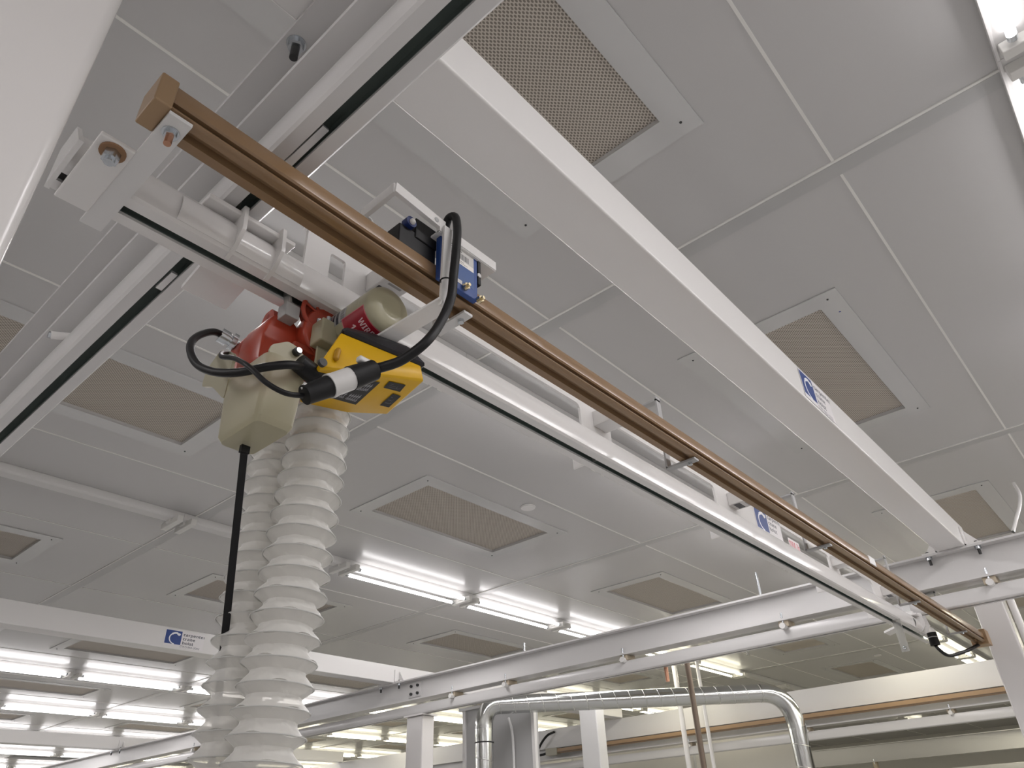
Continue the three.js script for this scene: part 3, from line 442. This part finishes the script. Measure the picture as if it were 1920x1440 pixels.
// control unit
const CU = { TL: V(0.616, 0.8125, -0.929), TR: V(0.789, 0.8155, -0.909), BR: V(0.797, 0.789, -0.909), BL: V(0.581, 0.726, -0.932), FR: V(0.8125, 0.774, -1.0325), FM: V(0.726, 0.741, -1.047), FL: V(0.618, 0.720, -1.037), UR: V(0.815, 0.815, -1.0325), UL: V(0.656, 0.8125, -1.042) };
{ // flat sloping underside
  const nn = CU.BR.clone().sub(CU.BL).cross(CU.FR.clone().sub(CU.BL)); for (const p of [CU.FL, CU.FM]) p.y = CU.BL.y - (nn.x * (p.x - CU.BL.x) + nn.z * (p.z - CU.BL.z)) / nn.y;
  const g = thing('control_unit', 'yellow and black motor control unit slung under the beige motor', 'control unit');
  const soft = (list, r) => { const o = []; for (const p of list) for (const d of [[1, 0, 0], [-1, 0, 0], [0, 1, 0], [0, -1, 0], [0, 0, 1], [0, 0, -1], [.6, .6, .5], [-.6, .6, .5], [.6, -.6, .5], [-.6, -.6, .5], [.6, .6, -.5], [-.6, .6, -.5], [.6, -.6, -.5], [-.6, -.6, -.5]]) o.push(V(p.x + d[0] * r, p.y + d[1] * r, p.z + d[2] * r)); return BGU.toCreasedNormals(new ConvexGeometry(o), 0.65); };
  const body = part(g, 'unit_body', soft([CU.TL, CU.TR, CU.BR, CU.BL, CU.FR, CU.FM, CU.FL, CU.UR, CU.UL], 0.005), M.yellow, 'yellow plastic body');
  part(g, 'unit_cover', soft([V(0.618, 0.822, -0.924), V(0.795, 0.824, -0.905), V(0.820, 0.823, -1.03), V(0.664, 0.822, -1.04), V(0.629, 0.832, -0.930), V(0.690, 0.849, -0.928), V(0.762, 0.850, -0.915), V(0.797, 0.832, -0.917), V(0.806, 0.836, -1.03), V(0.672, 0.834, -1.03)], 0.006), M.charcoal, 'black cover');
  // face frame on the sloping underside
  const o = CU.BL.clone(), n = CU.BR.clone().sub(CU.BL).cross(CU.FL.clone().sub(CU.BL)).normalize(); if (n.y > 0) n.negate();
  const at = (px, py) => { const r = ray(px, py), t = o.clone().addScaledVector(n, 0.0062).dot(n) / r.dot(n); return r.multiplyScalar(t); };
  const patch = (pts, name, m, label) => { const q = pts.map((p) => at(...p)), geo = new THREE.BufferGeometry(); geo.setAttribute('position', new THREE.Float32BufferAttribute([q[0], q[1], q[2], q[0], q[2], q[3]].flatMap((v) => v.toArray()), 3)); geo.setAttribute('uv', new THREE.Float32BufferAttribute([0, 1, 1, 1, 1, 0, 0, 1, 1, 0, 0, 0], 2)); geo.computeVertexNormals(); m.side = THREE.DoubleSide; part(body, name, geo, m, label); };
  patch([[655, 708], [713, 717], [667, 759], [615, 745]], 'dial_panel', M.dial, 'black panel of small dials'); patch([[730, 715], [761, 722], [750, 735], [719, 727]], 'warning_label', M.tagLabel, 'black label'); patch([[737, 738], [752, 743], [729, 764], [712, 760]], 'rating_label', M.tagLabel, 'black label');
  // finger slot, screw recess on the front face
  const f = (px, py, dz = 0.002) => { const p = onZ(px, py, -0.9225); p.z += dz; return p; };
  const s1 = part(body, 'slot', new THREE.CapsuleGeometry(0.0055, 0.018, 4, 10).rotateZ(-0.15).translate(f(631, 665).x, f(631, 665).y, f(631, 665).z), mat(0.42, 0.21, 0.0, 0.5)), s2 = part(body, 'screw_recess', cyl(f(603, 681, -0.001), f(603, 681, 0.006), 0.008), M.thread); void s1; void s2;
  const bt = onZ(577, 692, -0.955); part(g, 'cable_boot', cyl(V(bt.x - 0.02, bt.y + 0.004, bt.z), V(0.612, bt.y - 0.010, bt.z - 0.004), 0.017, 0.02), M.black, 'black rubber cable boot');
}
solo('motor_cable', tube([onZ(425, 633, -1.235), onZ(405, 623, -1.23), onZ(380, 626, -1.21), onZ(360, 640, -1.18), onZ(358, 662, -1.14), onZ(372, 685, -1.10), onZ(405, 698, -1.05), onZ(450, 698, -1.0), onZ(500, 688, -0.955), onZ(540, 684, -0.94), onZ(572, 688, -0.952)], 0.0075, 100, 12), M.rubber, 'thick black cable curling from the hoist gland to the control unit', 'cable');
solo('control_cable', tube([onZ(430, 662, -1.14), onZ(418, 662, -1.1), onZ(417, 669, -1.04), onZ(440, 672, -0.99), onZ(470, 690, -0.935), onZ(500, 718, -0.91), onZ(535, 737, -0.895), onZ(568, 742, -0.895)], 0.0045, 80, 10), M.rubber, 'thin black cable from the inline plug back to the hoist', 'cable');
{
  const g = thing('inline_plug', 'black and white inline cable plug hanging in front of the control unit', 'plug'), a = onZ(568, 742, -0.895), b = onZ(706, 692, -0.862), L = (t) => a.clone().lerp(b, t);
  part(g, 'plug_body', cyl(L(0.02), L(0.36), 0.017, 0.0195), M.black); part(g, 'plug_ring', cyl(L(0.33), L(0.38), 0.0215, 0.0215), M.plastic); part(g, 'plug_sleeve', cyl(L(0.38), L(0.66), 0.0205, 0.0205), M.plastic, 'white plastic sleeve'); part(g, 'socket_body', cyl(L(0.62), L(0.96), 0.022, 0.019), M.black); part(g, 'socket_cap', cyl(L(0.96), L(1.0), 0.019, 0.011), M.charcoal);
  const lp = onZ(683, 688, -0.865); part(g, 'latch', box(lp.x - 0.016, lp.x + 0.012, lp.y + 0.004, lp.y + 0.016, lp.z - 0.006, lp.z + 0.008, 0.004), M.plastic); const lq = onZ(578, 733, -0.89); part(g, 'latch', box(lq.x - 0.012, lq.x + 0.008, lq.y, lq.y + 0.01, lq.z - 0.006, lq.z + 0.006, 0.003), M.plastic);
}
// ---------------------------------------------------------------- chain bellows
function bellows(top, bot, r0, label) {
  const g = thing('chain_bellows', label, 'bellows', 'bellows around the hoist chain'), L = top.distanceTo(bot), pitch = 0.037, N = Math.ceil(L / pitch), seg = 56, per = 8, pos = [], idx = [];
  const axis = bot.clone().sub(top).normalize(), u = V(1, 0, 0).addScaledVector(axis, -axis.x).normalize(), w = axis.clone().cross(u);
  for (let i = 0; i <= N * per; i++) {
    const t = i / per, k = Math.floor(t), f = t - k, c = f < 0.42 ? 1 - f / 0.42 : (f - 0.42) / 0.58, grow = 0.9 + 0.1 * Math.min(1, t / 4), amp = 0.0185 * Math.min(1, 0.3 + t / 9);
    for (let j = 0; j < seg; j++) {
      const a = j / seg * Math.PI * 2, q = Math.sin(a * 3 + k * 1.7) * 0.5 + Math.sin(a * 7 + k * 2.9) * 0.35 + Math.sin(a * 13 + k * 5.1) * 0.2;
      const rr = r0 * grow - amp * (1 - Math.pow(c, 1.25)) + 0.0042 * q * (1 - c) * c * 4 * 0.6 + 0.0012 * q, wave = 0.0024 * Math.sin(a * 4 + k * 2.3) * c + 0.0012 * Math.sin(a * 9 + k * 4.1) * c;
      const s = t * pitch + wave; pos.push(top.x + axis.x * s + (u.x * Math.cos(a) + w.x * Math.sin(a)) * rr, top.y + axis.y * s + (u.y * Math.cos(a) + w.y * Math.sin(a)) * rr, top.z + axis.z * s + (u.z * Math.cos(a) + w.z * Math.sin(a)) * rr);
    }
  }
  for (let i = 0; i < N * per; i++) for (let j = 0; j < seg; j++) { const a = i * seg + j, b = i * seg + (j + 1) % seg; idx.push(a, b, a + seg, b, b + seg, a + seg); }
  const geo = new THREE.BufferGeometry(); geo.setAttribute('position', new THREE.Float32BufferAttribute(pos, 3)); geo.setIndex(idx); geo.computeVertexNormals();
  part(g, 'pleated_sleeve', BGU.toCreasedNormals(geo, 0.75), M.bellows, 'translucent white pleated sleeve');
  for (let k = 1; k <= N; k++) { const s = k * pitch, grow = 0.9 + 0.1 * Math.min(1, k / 4); part(g, 'fold_seam', new THREE.TorusGeometry(r0 * grow, 0.0013, 5, 48).applyQuaternion(new THREE.Quaternion().setFromUnitVectors(V(0, 0, 1), axis)).translate(top.x + axis.x * s, top.y + axis.y * s, top.z + axis.z * s), M.ring); }
  part(g, 'top_collar', cyl(top, top.clone().addScaledVector(axis, -0.04), r0 * 0.78, r0 * 0.7, 32), M.cream);
  return g;
}
{
  const t1 = onZ(609, 752, -1.10), b1 = onZ(490, 1440, -1.10), t2 = onZ(538, 768, -1.21), b2 = onZ(420, 1440, -1.21); const down = (t, b) => t.clone().lerp(b, 1.35);
  bellows(t1, down(t1, b1), 0.061, 'white pleated chain bellows hanging straight below the yellow control unit'); bellows(t2, down(t2, b2), 0.058, 'white pleated chain bellows hanging beside the black strap');
}
{ const a = onZ(458, 846, -1.07), b = onZ(413, 1275, -1.24), c = a.clone().lerp(b, 1.5); const g = thing('black_strap', 'flat black strap hanging down beside the white bellows', 'strap'); part(g, 'strap_band', bar(a, c, 0.0125, 0.003, V(-0.5, 0, 0.8)), M.black); part(g, 'strap_clip', box(a.x - 0.008, a.x + 0.008, a.y - 0.004, a.y + 0.01, a.z - 0.004, a.z + 0.004), M.black); }

// ---------------------------------------------------------------- the bay beyond the far runway
const X2 = 8.95;
{ const g = runway(X2, -20, 3, 'pale deep runway beam with a brown rail in the bay beyond', [-1.9, -3.4, -4.9, -6.5], { top: 0, bf: -0.192, dy: -0.2, hw: 0.085, plain: true, k: 1.2 });
  part(g, 'side_plate', box(X2 - 0.085, X2 - 0.078, 1.155, 1.388, -20, 3), M.beam); void g;
  const r = thing('conductor_rail', 'distant brown conductor rail fixed below the pale runway beam', 'conductor rail'); part(r, 'rail_housing', box(X2 - 0.16, X2 - 0.10, 1.08, 1.135, -6.9, 3), M.brownCap); part(r, 'rail_slot', box(X2 - 0.162, X2 - 0.15, 1.082, 1.095, -6.9, 3), M.brownDark); part(r, 'end_cap', box(X2 - 0.17, X2 - 0.09, 1.06, 1.15, -7.1, -6.9, 0.004), M.cream);
  solo('rail_feed_cable', tube([V(X2 - 0.13, 1.10, -7.095), V(X2 - 0.13, 1.085, -7.2), V(X2 - 0.14, 1.09, -7.27), V(X2 - 0.16, 1.2, -7.2), V(X2 - 0.16, 1.32, -7.05), V(X2 - 0.09, 1.36, -6.98)], 0.016, 40, 8), M.rubber, 'black cable hooking from the distant rail cap up to a post', 'cable'); }
runway(16.1, -16, 4, 'farthest pale runway beam at the end of the hall', [-2, -5, -8], { top: 0.0, bf: -0.1, dy: -0.28, hw: 0.08, plain: true, k: 1.3 });
// galvanised spiral duct: up, across, down
{
  const g = thing('spiral_duct', 'galvanised round spiral duct bending down at both ends', 'duct'), Y = 1.25, R = 0.088;
  const L = onY(925, 1322, Y), Rr = onY(1425, 1300, Y), dir = Rr.clone().sub(L).normalize(), e1 = L.clone().addScaledVector(dir, 0.06), e2 = Rr.clone();
  const lb = e1.clone().addScaledVector(dir, -0.16).setY(-1.0), rb = e2.clone().addScaledVector(dir, 0.30).setY(-1.0);
  const elbow = (p, q, c) => { const pts = []; for (let i = 0; i <= 10; i++) { const t = i / 10; pts.push(p.clone().multiplyScalar((1 - t) ** 2).addScaledVector(c, 2 * t * (1 - t)).addScaledVector(q, t * t)); } return tube(pts, R * 1.02, 24, 20); };
  part(g, 'straight_run', cyl(e1, e2, R, R, 28), M.galv); part(g, 'riser', cyl(lb, V(lb.x, Y - 0.22, lb.z), R, R, 28), M.galv); part(g, 'riser', cyl(rb, V(rb.x, Y - 0.34, rb.z), R, R, 28), M.galv);
  part(g, 'elbow', elbow(e1, V(lb.x, Y - 0.22, lb.z), V(lb.x, Y, lb.z)), M.galv); part(g, 'elbow', elbow(e2, V(rb.x, Y - 0.34, rb.z), V(rb.x, Y, rb.z)), M.galv);
  const n = 18, len = e1.distanceTo(e2); for (let i = 0; i <= n; i++) { const p = e1.clone().lerp(e2, i / n); part(g, 'spiral_seam', new THREE.TorusGeometry(R + 0.001, 0.0035, 5, 28).applyQuaternion(new THREE.Quaternion().setFromUnitVectors(V(0, 0, 1), dir.clone().add(V(0, 0.25, 0)).normalize())).translate(p.x, p.y, p.z), M.seam); } void len;
  for (const q of [lb, rb]) for (let y = Y - 0.5; y > -0.8; y -= 0.2) part(g, 'spiral_seam', new THREE.TorusGeometry(R + 0.001, 0.0035, 5, 28).applyQuaternion(new THREE.Quaternion().setFromUnitVectors(V(0, 0, 1), V(0.1, 1, 0.2).normalize())).translate(q.x, y, q.z), M.seam);
  part(g, 'duct_clamp', new THREE.TorusGeometry(R + 0.006, 0.006, 6, 28).rotateX(Math.PI / 2).translate(lb.x, onX(905, 1393, lb.x).y, lb.z), M.thread);
}
// posts, pipes and the grey enclosure behind the runway
function vpipe(px, py0, py1, x, r, m, name, label, cat, group) { const a = onX(px, py0, x), b = onX(px + (py1 - py0) * (px - 866) / (py0 + 1373), py1, x); return solo(name, cyl(V(a.x, b.y, a.z), V(a.x, a.y, a.z), r, r, 16), m, label, cat, group); }
vpipe(1287, 1235, 1460, 5.4, 0.022, M.pipeBrown, 'drop_pipe', 'brownish steel pipe dropping in front of the spiral duct', 'pipe');
vpipe(1262, 1238, 1460, 8.3, 0.03, M.white, 'conduit', 'thin white conduit dropping behind the spiral duct', 'conduit', 'white conduits behind the duct');
vpipe(1305, 1235, 1460, 8.3, 0.022, M.white, 'conduit', 'thin white conduit dropping behind the spiral duct', 'conduit', 'white conduits behind the duct');
{ const p = onX(1250, 1262, 4.99); solo('stub_pipe', cyl(V(p.x, p.y - 0.06, p.z), V(p.x, RB + 0.002, p.z), 0.014), M.copper, 'short copper stub pipe under the far runway', 'pipe'); }
{ const a = onX(872, 1340, 6.35), b = onX(1000, 1340, 6.35), g = thing('grey_enclosure', 'tall grey panelled enclosure behind the left duct riser', 'enclosure'); part(g, 'enclosure_panel', box(6.35, 6.42, FLOOR, onX(900, 1329, 6.35).y, a.z, b.z), M.greyWall); for (const z of [a.z, b.z]) part(g, 'edge_strip', box(6.33, 6.37, FLOOR, onX(900, 1329, 6.35).y, z - 0.02, z + 0.02), M.white); part(g, 'top_cap', box(6.3, 6.47, onX(900, 1329, 6.35).y, onX(900, 1329, 6.35).y + 0.03, a.z - 0.05, b.z + 0.05), M.trim);
  const c = onX(960, 1345, 6.3); solo('wall_conduit', tube([V(6.3, c.y, c.z - 0.05), V(6.3, c.y - 0.08, c.z - 0.02), V(6.3, c.y - 0.18, c.z), V(6.3, c.y - 0.9, c.z)], 0.014, 30, 8), M.bare, 'thin bent conduit on the grey enclosure', 'conduit'); }
{ const a = onX(1086, 1345, 7.2), b = onX(1118, 1345, 7.2); column('steel_post', 'pale channel post standing left of the two conduits', 7.2, 7.36, a.z, b.z, a.y + 0.12, M.bare); }
{ solo('column_conduit', cyl(V(5.72, FLOOR, -0.655), V(5.72, 1.29, -0.655), 0.022), M.white, 'white conduit running up beside the far steel column', 'conduit'); }
solo('ceiling_pipe', tube([onY(1900, 905, 1.93), onY(1911, 925, 1.85), onY(1912, 945, 1.78), onY(1906, 970, 1.68), onY(1899, 998, 1.55)], 0.012, 30, 10), M.white, 'bent white pipe coming down from the ceiling beside the header', 'pipe');
for (const [px, y0, y1, lab] of [[1425, 1072, 1110, 'thin rod hanging from the ceiling onto the far runway'], [983, 1205, 1218, 'short rod standing on the far runway beam']]) { const p = onX(px, y1, XF); solo('hanger_rod', cyl(V(XF, RT, p.z), V(XF, Math.max(RT + 0.06, onX(px, y0, XF).y), p.z), 0.008), M.zinc, lab, 'rod'); }
// pale partition across the far bay, with a sill
{ const g = thing('partition_wall', 'pale warm partition wall below the distant runway', 'partition'); part(g, 'partition_panel', box(9.5, 9.6, FLOOR, 1.12, -12.5, -3.7), M.wall); part(g, 'partition_rail', box(9.48, 9.62, 1.12, 1.15, -12.5, -3.7), M.white);
  for (let i = 0; i < 4; i++) part(g, 'panel_joint', box(9.49, 9.5, FLOOR, 1.12, -11.2 + i * 2.0, -11.17 + i * 2.0), M.trim); }

// ---------------------------------------------------------------- lift everything to its height above the floor
for (const g of groups) rebase(g);
for (const o of [...scene.children]) o.position.y += EYE;
camera.position.y = EYE;
scene.add(camera);
for (const l of lights) l.castShadow = false;
scene.updateMatrixWorld(true);
renderer.render(scene, camera);
